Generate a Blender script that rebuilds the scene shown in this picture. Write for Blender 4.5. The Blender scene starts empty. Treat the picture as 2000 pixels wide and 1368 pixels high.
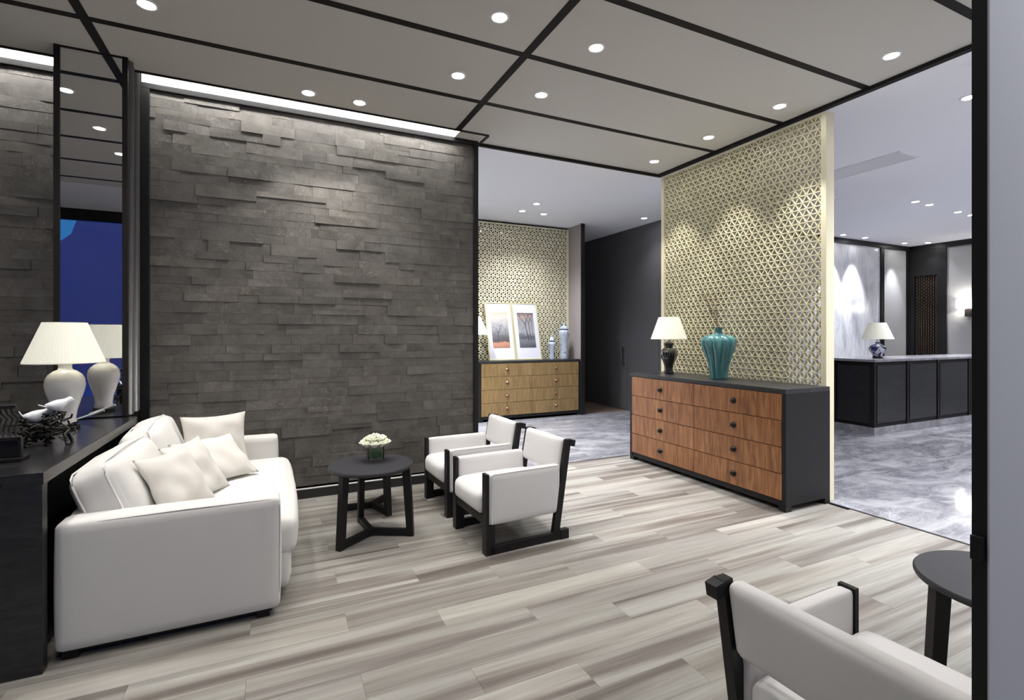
import bpy, bmesh, math, random
from mathutils import Vector, Matrix, noise
R = random.Random(7)
PI = math.pi
sc = bpy.context.scene
C = sc.collection

# ------------------------------------------------------------------ camera
cam_d = bpy.data.cameras.new('camera'); cam = bpy.data.objects.new('camera', cam_d); C.objects.link(cam)
cam.location = (0, 0, 1.5)
cam.rotation_euler = (PI/2, 0, -math.atan(465/981.0))
cam_d.sensor_width = 36.0; cam_d.sensor_fit = 'HORIZONTAL'
cam_d.lens = 36.0*981/2000
cam_d.shift_y = -31/2000
cam_d.clip_start = 0.05
sc.camera = cam

# ------------------------------------------------------------------ world, exposure
w = bpy.data.worlds.new('dusk'); sc.world = w; w.use_nodes = True
nt = w.node_tree; nt.nodes.clear()
tc = nt.nodes.new('ShaderNodeTexCoord'); sep = nt.nodes.new('ShaderNodeSeparateXYZ')
mr = nt.nodes.new('ShaderNodeMapRange'); mr.inputs['From Min'].default_value = -0.1; mr.inputs['From Max'].default_value = 1.0
cr = nt.nodes.new('ShaderNodeValToRGB')
cr.color_ramp.elements[0].color = (0.05, 0.28, 0.62, 1); cr.color_ramp.elements[1].color = (0.01, 0.06, 0.25, 1)
bg = nt.nodes.new('ShaderNodeBackground'); bg.inputs['Strength'].default_value = 0.42
ow = nt.nodes.new('ShaderNodeOutputWorld')
nt.links.new(tc.outputs['Generated'], sep.inputs[0]); nt.links.new(sep.outputs['Z'], mr.inputs['Value'])
nt.links.new(mr.outputs[0], cr.inputs[0]); nt.links.new(cr.outputs[0], bg.inputs['Color']); nt.links.new(bg.outputs[0], ow.inputs[0])
sc.view_settings.view_transform = 'Standard'; sc.view_settings.look = 'None'
sc.view_settings.gamma = 1.0; sc.view_settings.use_curve_mapping = False
sc.view_settings.exposure = 1.0
sc.cycles.max_bounces = 10; sc.cycles.diffuse_bounces = 5; sc.cycles.glossy_bounces = 4
sc.cycles.transparent_max_bounces = 12
sc.cycles.sample_clamp_indirect = 4.0

LOUNGE_W = 31.0      # power of one lounge downlight
HALL_W = 95.0
LOUNGE_COL = (1.0, 0.955, 0.90)
HALL_COL = (0.93, 0.95, 1.0)

# ------------------------------------------------------------------ materials
def new_mat(name):
    m = bpy.data.materials.new(name); m.use_nodes = True
    return m, m.node_tree, m.node_tree.nodes['Principled BSDF']
def mat(name, col, rough=0.5, metal=0.0, spec=0.5, coat=0.0, emit=None, es=0.0, bump=0.0, bscale=60, vary=0.0):
    m, n, b = new_mat(name)
    b.inputs['Base Color'].default_value = (*col, 1); b.inputs['Roughness'].default_value = rough
    b.inputs['Metallic'].default_value = metal; b.inputs['Specular IOR Level'].default_value = spec
    b.inputs['Coat Weight'].default_value = coat; b.inputs['Coat Roughness'].default_value = 0.05
    if emit: b.inputs['Emission Color'].default_value = (*emit, 1); b.inputs['Emission Strength'].default_value = es
    if bump or vary:
        t = n.nodes.new('ShaderNodeTexCoord'); ns = n.nodes.new('ShaderNodeTexNoise')
        ns.inputs['Scale'].default_value = bscale; ns.inputs['Detail'].default_value = 6
        n.links.new(t.outputs['Object'], ns.inputs['Vector'])
        if bump:
            bp = n.nodes.new('ShaderNodeBump'); bp.inputs['Strength'].default_value = bump; bp.inputs['Distance'].default_value = 0.01
            n.links.new(ns.outputs['Fac'], bp.inputs['Height']); n.links.new(bp.outputs[0], b.inputs['Normal'])
        if vary:
            rp = n.nodes.new('ShaderNodeValToRGB')
            rp.color_ramp.elements[0].position = .3; rp.color_ramp.elements[1].position = .7
            rp.color_ramp.elements[0].color = (*[c*(1-vary) for c in col], 1); rp.color_ramp.elements[1].color = (*[min(1, c*(1+vary)) for c in col], 1)
            n.links.new(ns.outputs['Fac'], rp.inputs[0]); n.links.new(rp.outputs[0], b.inputs['Base Color'])
    return m
def ramp(n, stops):
    r = n.nodes.new('ShaderNodeValToRGB'); e = r.color_ramp.elements
    while len(e) < len(stops): e.new(0.5)
    for k, (p, c) in enumerate(stops): e[k].position = p; e[k].color = (*c, 1)
    return r
def math_node(n, op, a=None, b=None):
    x = n.nodes.new('ShaderNodeMath'); x.operation = op
    for i, v in enumerate((a, b)):
        if v is None: continue
        if isinstance(v, (int, float)): x.inputs[i].default_value = v
        else: n.links.new(v, x.inputs[i])
    return x.outputs[0]
def mix(n, fac, a, b, mode='MIX'):
    x = n.nodes.new('ShaderNodeMix'); x.data_type = 'RGBA'; x.blend_type = mode
    for s, v in ((0, fac), (6, a), (7, b)):
        if isinstance(v, (int, float)): x.inputs[s].default_value = v
        elif isinstance(v, tuple): x.inputs[s].default_value = (*v, 1)
        else: n.links.new(v, x.inputs[s])
    return x.outputs[2]
def coords(n, scale=(1, 1, 1), source='Object', rnd=0.0, rot=(0, 0, 0)):
    t = n.nodes.new('ShaderNodeTexCoord') if source == 'Object' else n.nodes.new('ShaderNodeNewGeometry')
    out = t.outputs['Object'] if source == 'Object' else t.outputs['Position']
    if rnd:
        oi = n.nodes.new('ShaderNodeObjectInfo'); cx = n.nodes.new('ShaderNodeCombineXYZ')
        a = math_node(n, 'MULTIPLY', oi.outputs['Random'], rnd)
        for k in range(3): n.links.new(a, cx.inputs[k])
        ad = n.nodes.new('ShaderNodeVectorMath'); ad.operation = 'ADD'
        n.links.new(out, ad.inputs[0]); n.links.new(cx.outputs[0], ad.inputs[1]); out = ad.outputs[0]
    mp = n.nodes.new('ShaderNodeMapping'); mp.inputs['Scale'].default_value = scale; mp.inputs['Rotation'].default_value = rot
    n.links.new(out, mp.inputs['Vector'])
    return mp.outputs[0]
def tex_noise(n, vec, scale, detail=5, rough=0.55, dist=0.0):
    x = n.nodes.new('ShaderNodeTexNoise'); x.inputs['Scale'].default_value = scale; x.inputs['Detail'].default_value = detail
    x.inputs['Roughness'].default_value = rough; x.inputs['Distortion'].default_value = dist
    n.links.new(vec, x.inputs['Vector']); return x.outputs['Fac']
def bump(n, b, h, strength, dist=0.01):
    bp = n.nodes.new('ShaderNodeBump'); bp.inputs['Strength'].default_value = strength; bp.inputs['Distance'].default_value = dist
    n.links.new(h, bp.inputs['Height']); n.links.new(bp.outputs[0], b.inputs['Normal'])

def plank_mat():
    m, n, b = new_mat('grey_brown_plank')
    v = coords(n, (0.42, 9, 1), rnd=37.0)
    f = tex_noise(n, v, 1.0, 4, 0.5, 0.6)
    rp = ramp(n, [(.28, (.112, .098, .088)), (.40, (.192, .174, .161)), (.52, (.295, .286, .268)), (.68, (.375, .370, .350))])
    n.links.new(f, rp.inputs[0])
    v2 = coords(n, (2.0, 60, 1), rnd=11.0)
    g = tex_noise(n, v2, 1.5, 5, 0.6, 0.2)
    rp2 = ramp(n, [(.3, (.82, .82, .82)), (.7, (1.08, 1.07, 1.06))]); n.links.new(g, rp2.inputs[0])
    c = mix(n, 1.0, rp.outputs[0], rp2.outputs[0], 'MULTIPLY')
    oi = n.nodes.new('ShaderNodeObjectInfo')
    rp3 = ramp(n, [(0, (.86, .84, .83)), (.5, (1, 1, .98)), (1, (1.08, 1.06, 1.02))]); n.links.new(oi.outputs['Random'], rp3.inputs[0])
    c = mix(n, 1.0, c, rp3.outputs[0], 'MULTIPLY')
    n.links.new(c, b.inputs['Base Color']); b.inputs['Roughness'].default_value = 0.48
    b.inputs['Specular IOR Level'].default_value = 0.35
    bump(n, b, g, 0.10, 0.003)
    return m
def stone_mat():
    m, n, b = new_mat('split_slate')
    v = coords(n, (1, 1, 1), 'World', rnd=3.0)
    f = tex_noise(n, v, 5.5, 8, 0.65, 0.6)
    rp = ramp(n, [(.3, (.075, .069, .063)), (.5, (.118, .111, .103)), (.72, (.165, .156, .146))]); n.links.new(f, rp.inputs[0])
    vein = tex_noise(n, v, 9, 4, 0.6, 2.2)
    d = math_node(n, 'ABSOLUTE', math_node(n, 'SUBTRACT', vein, 0.5))
    gate = tex_noise(n, v, 2.2, 3, 0.5)
    rv = ramp(n, [(0.0, (1, 1, 1)), (0.012, (0, 0, 0))]); n.links.new(d, rv.inputs[0])
    rg = ramp(n, [(.47, (0, 0, 0)), (.62, (1, 1, 1))]); n.links.new(gate, rg.inputs[0])
    k = mix(n, 1.0, rv.outputs[0], rg.outputs[0], 'MULTIPLY')
    k2 = math_node(n, 'MULTIPLY', k, 0.85)
    c = mix(n, k2, rp.outputs[0], (.34, .31, .28))
    oi = n.nodes.new('ShaderNodeObjectInfo')
    r3 = ramp(n, [(0, (.84, .83, .82)), (.5, (1, 1, 1)), (1, (1.12, 1.1, 1.06))]); n.links.new(oi.outputs['Random'], r3.inputs[0])
    c = mix(n, 1.0, c, r3.outputs[0], 'MULTIPLY')
    n.links.new(c, b.inputs['Base Color']); b.inputs['Roughness'].default_value = 0.62
    b.inputs['Specular IOR Level'].default_value = 0.4
    h = tex_noise(n, v, 30, 8, 0.7); bump(n, b, h, 0.35, 0.006)
    return m
def marble_mat(name, base, dark, light, rough, scale=1.0, rot=(0, 0, 0), rnd=0.0, stretch=(1, 1, 1), dist=1.6):
    m, n, b = new_mat(name)
    v = coords(n, stretch, 'World', rnd=rnd, rot=rot)
    f = tex_noise(n, v, 1.1*scale, 7, 0.6, dist)
    rp = ramp(n, [(.32, dark), (.48, base), (.66, light)]); n.links.new(f, rp.inputs[0])
    vein = tex_noise(n, v, 1.6*scale, 5, 0.55, 2.6)
    d = math_node(n, 'ABSOLUTE', math_node(n, 'SUBTRACT', vein, 0.5))
    rv = ramp(n, [(0.0, (1, 1, 1)), (0.03, (0, 0, 0))]); n.links.new(d, rv.inputs[0])
    k = math_node(n, 'MULTIPLY', rv.outputs[0], 0.5)
    c = mix(n, k, rp.outputs[0], light if rough < .2 and base[0] < .4 else dark)
    n.links.new(c, b.inputs['Base Color']); b.inputs['Roughness'].default_value = rough
    return m
def wood_mat(name, a, bcol, c3, rough=0.4, scale=(22, 22, 2.0)):
    m, n, b = new_mat(name)
    v = coords(n, scale, 'World', rnd=5.0)
    f = tex_noise(n, v, 1.0, 6, 0.62, 1.3)
    rp = ramp(n, [(.3, a), (.5, bcol), (.7, c3)]); n.links.new(f, rp.inputs[0])
    v2 = coords(n, (scale[0]*6, scale[1]*6, scale[2]*2), 'World', rnd=2.0)
    g = tex_noise(n, v2, 1.0, 3, 0.5)
    r2 = ramp(n, [(.35, (.72, .72, .72)), (.6, (1.05, 1.05, 1.05))]); n.links.new(g, r2.inputs[0])
    c = mix(n, 1.0, rp.outputs[0], r2.outputs[0], 'MULTIPLY')
    n.links.new(c, b.inputs['Base Color']); b.inputs['Roughness'].default_value = rough
    return m
def fabric_mat(name, col, sheen=0.2):
    m, n, b = new_mat(name)
    b.inputs['Base Color'].default_value = (*col, 1); b.inputs['Roughness'].default_value = 0.85
    b.inputs['Specular IOR Level'].default_value = 0.2; b.inputs['Sheen Weight'].default_value = sheen
    v = coords(n, (1, 1, 1)); a = tex_noise(n, v, 420, 2, 0.5); c = tex_noise(n, v, 7, 3, 0.5)
    h = math_node(n, 'ADD', math_node(n, 'MULTIPLY', a, 0.06), math_node(n, 'MULTIPLY', c, 0.6))
    bump(n, b, h, 0.3, 0.012)
    return m
def glass_mat(name, tint=(1, 1, 1), refl=0.04, gl_rough=0.0):
    m = bpy.data.materials.new(name); m.use_nodes = True; n = m.node_tree; n.nodes.clear()
    o = n.nodes.new('ShaderNodeOutputMaterial'); mx = n.nodes.new('ShaderNodeMixShader')
    tr = n.nodes.new('ShaderNodeBsdfTransparent'); tr.inputs[0].default_value = (*tint, 1)
    gl = n.nodes.new('ShaderNodeBsdfGlossy'); gl.inputs['Roughness'].default_value = gl_rough
    fr = n.nodes.new('ShaderNodeFresnel'); fr.inputs['IOR'].default_value = 1.5
    n.links.new(fr.outputs[0], mx.inputs[0]); n.links.new(tr.outputs[0], mx.inputs[1]); n.links.new(gl.outputs[0], mx.inputs[2])
    n.links.new(mx.outputs[0], o.inputs[0])
    return m

M = dict(
    plank=plank_mat(), stone=stone_mat(),
    floor_marble=marble_mat('grey_floor_marble', (.23, .23, .255), (.14, .14, .165), (.42, .42, .44), 0.06, 1.3, rnd=0.6, stretch=(.8, 1.8, 1)),
    wall_marble=marble_mat('white_wall_marble', (.70, .71, .75), (.42, .43, .49), (.83, .84, .87), 0.16, .8, rot=(0, math.radians(-32), 0), stretch=(2.2, 1, .55)),
    counter_marble=marble_mat('counter_marble', (.30, .29, .32), (.2, .2, .22), (.45, .45, .48), 0.2, 1.5),
    black=mat('black_lacquer', (.013, .0125, .013), 0.42, spec=0.24, bump=0.05, bscale=300),
    black_oak=wood_mat('black_stained_oak', (.014, .014, .016), (.022, .022, .024), (.034, .033, .036), 0.38, (3, 20, 20)),
    table_top=mat('ebonised_table_top', (.028, .028, .034), 0.5, spec=0.4, bump=0.08, bscale=200),
    strip=mat('dark_bronze_strip', (.020, .018, .017), 0.6, spec=0.12),
    panel=mat('taupe_ceiling_panel', (.57, .55, .515), 0.75, spec=.2),
    dark_wall=mat('matt_black_wall', (.10, .10, .103), .6),
    flute=mat('grey_black_gloss', (.06, .06, .062), .34, spec=.45),
    white=mat('white_plaster', (.78, .78, .80), 0.85, spec=.2),
    hall_ceil=mat('hall_white_plaster', (.84, .84, .88), 0.85, spec=.2),
    grey_wall=mat('grey_painted_wall', (.64, .63, .62), 0.8, spec=.2),
    grey_fabric_wall=mat('grey_fabric_wall', (.40, .40, .40), 0.85, spec=.2),
    niche_wall=mat('pink_grey_wall', (.36, .32, .315), 0.7),
    sofa=fabric_mat('off_white_linen', (.70, .69, .67)),
    pillow=fabric_mat('cream_linen', (.68, .655, .61)),
    chair=fabric_mat('pale_grey_linen', (.73, .72, .72)),
    seam=mat('seam_thread', (.40, .39, .38), .9),
    gold=mat('champagne_gold', (.79, .745, .545), 0.42, metal=.08, spec=.5),
    gold_frame=mat('pale_gold_frame', (.62, .57, .36), 0.35, metal=.45),
    drawer=wood_mat('walnut_veneer', (.14, .054, .019), (.285, .118, .042), (.41, .19, .073), 0.35),
    drawer_oak=wood_mat('oak_veneer', (.19, .12, .046), (.275, .175, .070), (.345, .232, .102), 0.42),
    knob=mat('dark_bronze_knob', (.03, .026, .024), 0.35, metal=.7),
    knob2=mat('aged_brass_knob', (.25, .13, .09), 0.35, metal=.9),
    mirror=mat('smoked_mirror', (.86, .86, .87), 0.0, metal=1.0),
    darkglass=mat('black_backing_glass', (.012, .011, .010), 0.03, spec=0.8),
    glass=glass_mat('clear_glass'),
    window_glass=glass_mat('window_glass', (.92, .95, 1)),
    porcelain=mat('white_porcelain', (.78, .77, .77), 0.12, coat=.4),
    porcelain2=mat('white_glazed_bird', (.80, .84, .88), 0.2, coat=.3),
    black_glaze=mat('black_glaze', (.008, .008, .010), 0.07, coat=1),
    shade=mat('pleated_shade', (.80, .80, .70), 0.8, emit=(1.0, .98, .84), es=.10),
    led=mat('led_diffuser', (1, 1, 1), 0.5, emit=(1, .975, .94), es=30.0),
    led_face=mat('led_face', (1, 1, 1), 0.5, emit=(1, .985, .96), es=2.2),
    lamp_disc=mat('downlight_lens', (1, 1, 1), 0.5, emit=(1, .98, .95), es=40.0),
    sconce_shade=mat('lit_sconce_shade', (.9, .88, .85), .8, emit=(1, .93, .86), es=4.0),
    ring=mat('white_light_trim', (.75, .75, .75), .4),
    chrome=mat('chrome', (.6, .6, .6), .15, metal=1),
    leaf=mat('green_leaf', (.05, .12, .04), .4, vary=.3, bscale=20),
    dleaf=mat('dark_leaf', (.03, .045, .03), .3),
    petal=mat('cream_petal', (.84, .85, .70), .7),
    water=mat('vase_stem_greens', (.09, .24, .08), .25, vary=.5, bscale=30),
    twig=mat('brown_twig', (.16, .10, .075), .8),
    root=mat('black_carved_root', (.012, .011, .010), .35, bump=.4, bscale=60),
    mat_board=mat('white_mat_board', (.52, .52, .57), .8),
    tree_ink=mat('grey_ink', (.05, .05, .058), .8),
    vent=mat('vent_slats', (.74, .74, .77), .6),
    violet=mat('dusk_facade', (1.0, .31, .50), .8),
    pool=mat('outdoor_paving', (.10, .30, .75), .35),
    bronze=mat('carved_bronze', (.10, .065, .045), .4, metal=.5),
    skirting=mat('black_skirting', (.02, .02, .022), .35),
)
# turquoise glaze
m_, n_, b_ = new_mat('turquoise_glaze')
v_ = coords(n_, (6, 6, 1.5)); f_ = tex_noise(n_, v_, 1.6, 5, .6, .6)
r_ = ramp(n_, [(.3, (.03, .12, .14)), (.5, (.055, .20, .22)), (.7, (.12, .34, .33))]); n_.links.new(f_, r_.inputs[0])
n_.links.new(r_.outputs[0], b_.inputs['Base Color']); b_.inputs['Roughness'].default_value = .22; b_.inputs['Coat Weight'].default_value = .5
M['turquoise'] = m_
def spotted(name, base, spot, scale, lo, hi, rough=.2):
    m, n, b = new_mat(name); v = coords(n, (1, 1, 1)); f = tex_noise(n, v, scale, 3, .6, .8)
    r = ramp(n, [(lo, base), (hi, spot)]); n.links.new(f, r.inputs[0]); n.links.new(r.outputs[0], b.inputs['Base Color'])
    b.inputs['Roughness'].default_value = rough; b.inputs['Coat Weight'].default_value = .3; return m
M['jar'] = spotted('pale_blue_floral_glaze', (.42, .47, .54), (.09, .12, .17), 16, .60, .66)
M['blue_white'] = spotted('blue_and_white_glaze', (.62, .63, .72), (.025, .03, .12), 9, .44, .50)
M['jar_band'] = mat('jar_band', (.05, .07, .09), .3)
def print_mat(name, stops):
    m, n, b = new_mat(name)
    g = n.nodes.new('ShaderNodeTexCoord'); s = n.nodes.new('ShaderNodeSeparateXYZ'); n.links.new(g.outputs['Generated'], s.inputs[0])
    v = coords(n, (3, 3, 9)); f = tex_noise(n, v, 2.0, 6, .6, .3)
    t = math_node(n, 'ADD', s.outputs['Z'], math_node(n, 'MULTIPLY', math_node(n, 'SUBTRACT', f, .5), .22))
    r = ramp(n, stops); n.links.new(t, r.inputs[0]); n.links.new(r.outputs[0], b.inputs['Base Color']); b.inputs['Roughness'].default_value = .6
    return m
M['print_a'] = print_mat('misty_orange_print', [(0, (.30, .13, .08)), (.14, (.42, .20, .13)), (.18, (.05, .045, .05)), (.33, (.10, .095, .10)), (.6, (.30, .30, .31)), (.86, (.48, .42, .38)), (1, (.50, .36, .26))])
M['print_b'] = print_mat('misty_grey_print', [(0, (.05, .05, .06)), (.2, (.13, .13, .145)), (.3, (.06, .06, .07)), (.45, (.27, .27, .29)), (.75, (.22, .21, .22)), (.9, (.28, .2, .17)), (1, (.10, .08, .08))])

# ------------------------------------------------------------------ mesh helpers
def nb(): return bmesh.new()
def add_box(bm, x0, x1, y0, y1, z0, z1, bev=0.0, seg=2):
    r = bmesh.ops.create_cube(bm, size=1.0)
    vs = r['verts']
    for v in vs:
        v.co = Vector(((x0+x1)/2 + v.co.x*(x1-x0), (y0+y1)/2 + v.co.y*(y1-y0), (z0+z1)/2 + v.co.z*(z1-z0)))
    if bev:
        es = list({e for v in vs for e in v.link_edges})
        bmesh.ops.bevel(bm, geom=es, offset=bev, segments=seg, affect='EDGES', profile=0.5)
    return vs
def add_prism(bm, pts, axis, a, b):
    """extrude polygon pts (2D) along axis from a to b; axis y: pts=(x,z); axis x: pts=(y,z); axis z: pts=(x,y)"""
    def P(p, t):
        return {'y': (p[0], t, p[1]), 'x': (t, p[0], p[1]), 'z': (p[0], p[1], t)}[axis]
    va = [bm.verts.new(P(p, a)) for p in pts]; vb = [bm.verts.new(P(p, b)) for p in pts]
    n = len(pts)
    bm.faces.new(va); bm.faces.new(list(reversed(vb)))
    for i in range(n): bm.faces.new((va[i], vb[i], vb[(i+1) % n], va[(i+1) % n]))
    bmesh.ops.recalc_face_normals(bm, faces=bm.faces[:])
def add_lathe(bm, prof, seg=32, cx=0, cy=0, lobes=0, lobe_amp=0.0, cap=True):
    rings = []
    for (r, z) in prof:
        ring = []
        for i in range(seg):
            a = 2*PI*i/seg
            rr = r*(1 + (lobe_amp*(abs(math.cos(a*lobes/2))-.6) if lobes else 0))
            ring.append(bm.verts.new((cx + rr*math.cos(a), cy + rr*math.sin(a), z)))
        rings.append(ring)
    for a, b in zip(rings, rings[1:]):
        for i in range(seg):
            bm.faces.new((a[i], a[(i+1) % seg], b[(i+1) % seg], b[i]))
    if cap:
        bm.faces.new(list(reversed(rings[0]))); bm.faces.new(rings[-1])
    bmesh.ops.recalc_face_normals(bm, faces=bm.faces[:])
def add_tube(bm, pts, r, seg=8, r1=None):
    pts = [Vector(p) for p in pts]; n = len(pts); r1 = r if r1 is None else r1
    rings = []; up = Vector((0, 0, 1))
    for i, p in enumerate(pts):
        t = (pts[min(i+1, n-1)] - pts[max(i-1, 0)]).normalized()
        u = up if abs(t.dot(up)) < .95 else Vector((1, 0, 0))
        a = t.cross(u).normalized(); b = t.cross(a)
        rr = r + (r1-r)*i/max(1, n-1)
        rings.append([bm.verts.new(p + a*rr*math.cos(2*PI*k/seg) + b*rr*math.sin(2*PI*k/seg)) for k in range(seg)])
    for A, B in zip(rings, rings[1:]):
        for i in range(seg): bm.faces.new((A[i], A[(i+1) % seg], B[(i+1) % seg], B[i]))
    bm.faces.new(rings[0]); bm.faces.new(list(reversed(rings[-1])))
def add_bar(bm, p, q, wx, wz, up=(0, 0, 1)):
    """rectangular bar from p to q; wx width sideways, wz height"""
    p = Vector(p); q = Vector(q); t = (q-p).normalized(); u = Vector(up)
    s = t.cross(u).normalized(); u = s.cross(t).normalized()
    vs = []
    for c in (p, q):
        for (a, b) in ((-1, -1), (1, -1), (1, 1), (-1, 1)): vs.append(bm.verts.new(c + s*a*wx/2 + u*b*wz/2))
    for f in ((0, 1, 2, 3), (7, 6, 5, 4), (0, 4, 5, 1), (1, 5, 6, 2), (2, 6, 7, 3), (3, 7, 4, 0)): bm.faces.new([vs[i] for i in f])
    bmesh.ops.recalc_face_normals(bm, faces=bm.faces[:])
def add_sphere(bm, c, r, s=(1, 1, 1), u=16, v=10, rot=None):
    m = Matrix.Translation(c) @ (rot.to_4x4() if rot else Matrix.Identity(4)) @ Matrix.Diagonal((*[r*k for k in s], 1))
    bmesh.ops.create_uvsphere(bm, u_segments=u, v_segments=v, radius=1, matrix=m)
def add_rbox(bm, x0, x1, y0, y1, z0, z1, r, n=10, bul=(0, 0, 0), wob=0.0, seed=0):
    """soft rounded, bulging cushion box"""
    c = Vector(((x0+x1)/2, (y0+y1)/2, (z0+z1)/2)); h = Vector(((x1-x0)/2, (y1-y0)/2, (z1-z0)/2))
    g = {}
    def vert(i, j, k):
        key = (i, j, k)
        if key in g: return g[key]
        q = Vector([math.sin((t/n*2-1)*PI/2*.82)/math.sin(PI/2*.82) for t in key])
        p = Vector([q[a]*h[a] for a in range(3)])
        inner = Vector([max(-(h[a]-r), min(h[a]-r, p[a])) for a in range(3)])
        d = p - inner
        if d.length > 1e-9: p = inner + d.normalized()*r
        for a in range(3):
            o = [b for b in range(3) if b != a]
            p[a] += q[a]*bul[a]*(1-q[o[0]]**2)*(1-q[o[1]]**2)
        if wob: p += Vector(noise.noise_vector((p*4) + Vector((seed, seed, seed))))*wob
        g[key] = bm.verts.new(c+p); return g[key]
    for a in range(3):
        for side in (0, n):
            for i in range(n):
                for j in range(n):
                    def K(u, v):
                        k = [0, 0, 0]; k[a] = side; o = [b for b in range(3) if b != a]; k[o[0]] = u; k[o[1]] = v; return tuple(k)
                    bm.faces.new((vert(*K(i, j)), vert(*K(i+1, j)), vert(*K(i+1, j+1)), vert(*K(i, j+1))))
    bmesh.ops.recalc_face_normals(bm, faces=bm.faces[:])
def add_pillow(bm, W, H, T, n=22, seed=0, crease=0.012):
    g = {}
    for s in (1, -1):
        for i in range(n+1):
            for j in range(n+1):
                edge = i in (0, n) or j in (0, n)
                if edge and s == -1: g[(s, i, j)] = g[(1, i, j)]; continue
                u = i/n*2-1; v = j/n*2-1
                px = u*W/2*(1-.10*(1-v*v)*abs(u)); pz = v*H/2*(1-.10*(1-u*u)*abs(v))
                t = T/2*(max(0, 1-u**4)**.8)*(max(0, 1-v**4)**.8)*(.75+.25*(1-u*u)*(1-v*v))
                k = noise.noise(Vector((px*9+seed*3.1, pz*9, s*2)))*crease*2*(0 if edge else 1)
                g[(s, i, j)] = bm.verts.new((px, s*(t+k*min(1, t/(T*.2))), pz))
    for s in (1, -1):
        for i in range(n):
            for j in range(n):
                f = (g[(s, i, j)], g[(s, i+1, j)], g[(s, i+1, j+1)], g[(s, i, j+1)])
                if len(set(f)) == 4:
                    try: bm.faces.new(f)
                    except ValueError: pass
    bmesh.ops.recalc_face_normals(bm, faces=bm.faces[:])
def obj(name, bm, m, parent=None, smooth=False, loc=None):
    me = bpy.data.meshes.new(name); bm.to_mesh(me); bm.free(); me.materials.append(m)
    if smooth:
        for p in me.polygons: p.use_smooth = True
    o = bpy.data.objects.new(name, me); C.objects.link(o)
    if parent: o.parent = parent
    if loc: o.location = loc
    return o
def soft(o, ang=40):
    """smooth shading with sharp edges past the angle"""
    me = o.data
    for p in me.polygons: p.use_smooth = True
    bm = bmesh.new(); bm.from_mesh(me)
    for e in bm.edges:
        if len(e.link_faces) == 2 and e.calc_face_angle(0) > math.radians(ang): e.smooth = False
    bm.to_mesh(me); bm.free(); return o
def thing(name, label, cat, loc=(0, 0, 0), rz=0, group=None):
    o = bpy.data.objects.new(name, None); C.objects.link(o); o.location = loc; o.rotation_euler = (0, 0, rz)
    o.empty_display_size = .1
    o['label'] = label; o['category'] = cat
    if group: o['group'] = group
    return o
def tag(o, label, cat, group=None):
    o['label'] = label; o['category'] = cat
    if group: o['group'] = group
    return o
def struct(name, bm, m, label=None, parent=None):
    o = obj(name, bm, m, parent)
    if not parent: o['kind'] = 'structure'
    if label: o['label'] = label; o['category'] = name.split('_')[0]
    return o
def copy_tree(o, parent=None):
    c = o.copy(); C.objects.link(c)
    if parent: c.parent = parent
    for ch in list(o.children): copy_tree(ch, c)
    return c
def box_obj(name, m, parent, *a, bev=0.0):
    bm = nb(); add_box(bm, *a, bev=bev); return obj(name, bm, m, parent)
def struct_box(name, m, label, *a, bev=0.0):
    bm = nb(); add_box(bm, *a, bev=bev); return struct(name, bm, m, label)

ZC = 3.54          # ceiling height
SY = 4.98          # face of the slate wall
# ================================================================== FLOOR
bm = nb(); add_box(bm, -3.4, 4.46, -1.3, 5.0, -.12, -.012)
floor = struct('floor', bm, M['strip'], 'lounge floor laid with streaky grey brown wooden planks')
unit = nb(); add_box(unit, 0, 1.3592, 0, .1752, -.012, 0, bev=.0004, seg=1)
plank0 = obj('plank', unit, M['plank'], floor); full_plank = plank0.data
def plank_mesh(L, W):
    b = nb(); add_box(b, 0, L, 0, W, -.012, 0, bev=.0004, seg=1)
    me = bpy.data.meshes.new('plank'); b.to_mesh(me); b.free(); me.materials.append(M['plank']); return me
cache = {}
PW = .176; PL = 1.36
first = True
for n in range(-23, 14):
    y0 = 2.645 + PW*n; y1 = min(y0+PW, 5.0)
    if y0 < -1.3: continue
    off = .345 - .4533*n
    k0 = math.floor((-3.4-off)/PL)
    x = off + k0*PL
    while x < 4.46:
        a = max(x, -3.4); b_x = min(x+PL, 4.455)
        if b_x - a > .03:
            if first:
                o = plank0; first = False
            else:
                o = bpy.data.objects.new('plank', full_plank); C.objects.link(o); o.parent = floor
            if b_x-a < PL-.01 or y1-y0 < PW-.01:
                key = (round(b_x-a, 3), round(y1-y0, 3))
                if key not in cache: cache[key] = plank_mesh(b_x-a-.0008, y1-y0-.0008)
                o.data = cache[key]
            o.location = (a+.0004, y0+.0004, 0)
        x += PL
struct_box('trim_1', M['skirting'], None, 4.46, 4.485, .60, 5.02, -.03, .0015)
struct_box('trim_2', M['skirting'], None, 1.97, 4.46, 5.0, 5.02, -.03, .0015)
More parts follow.
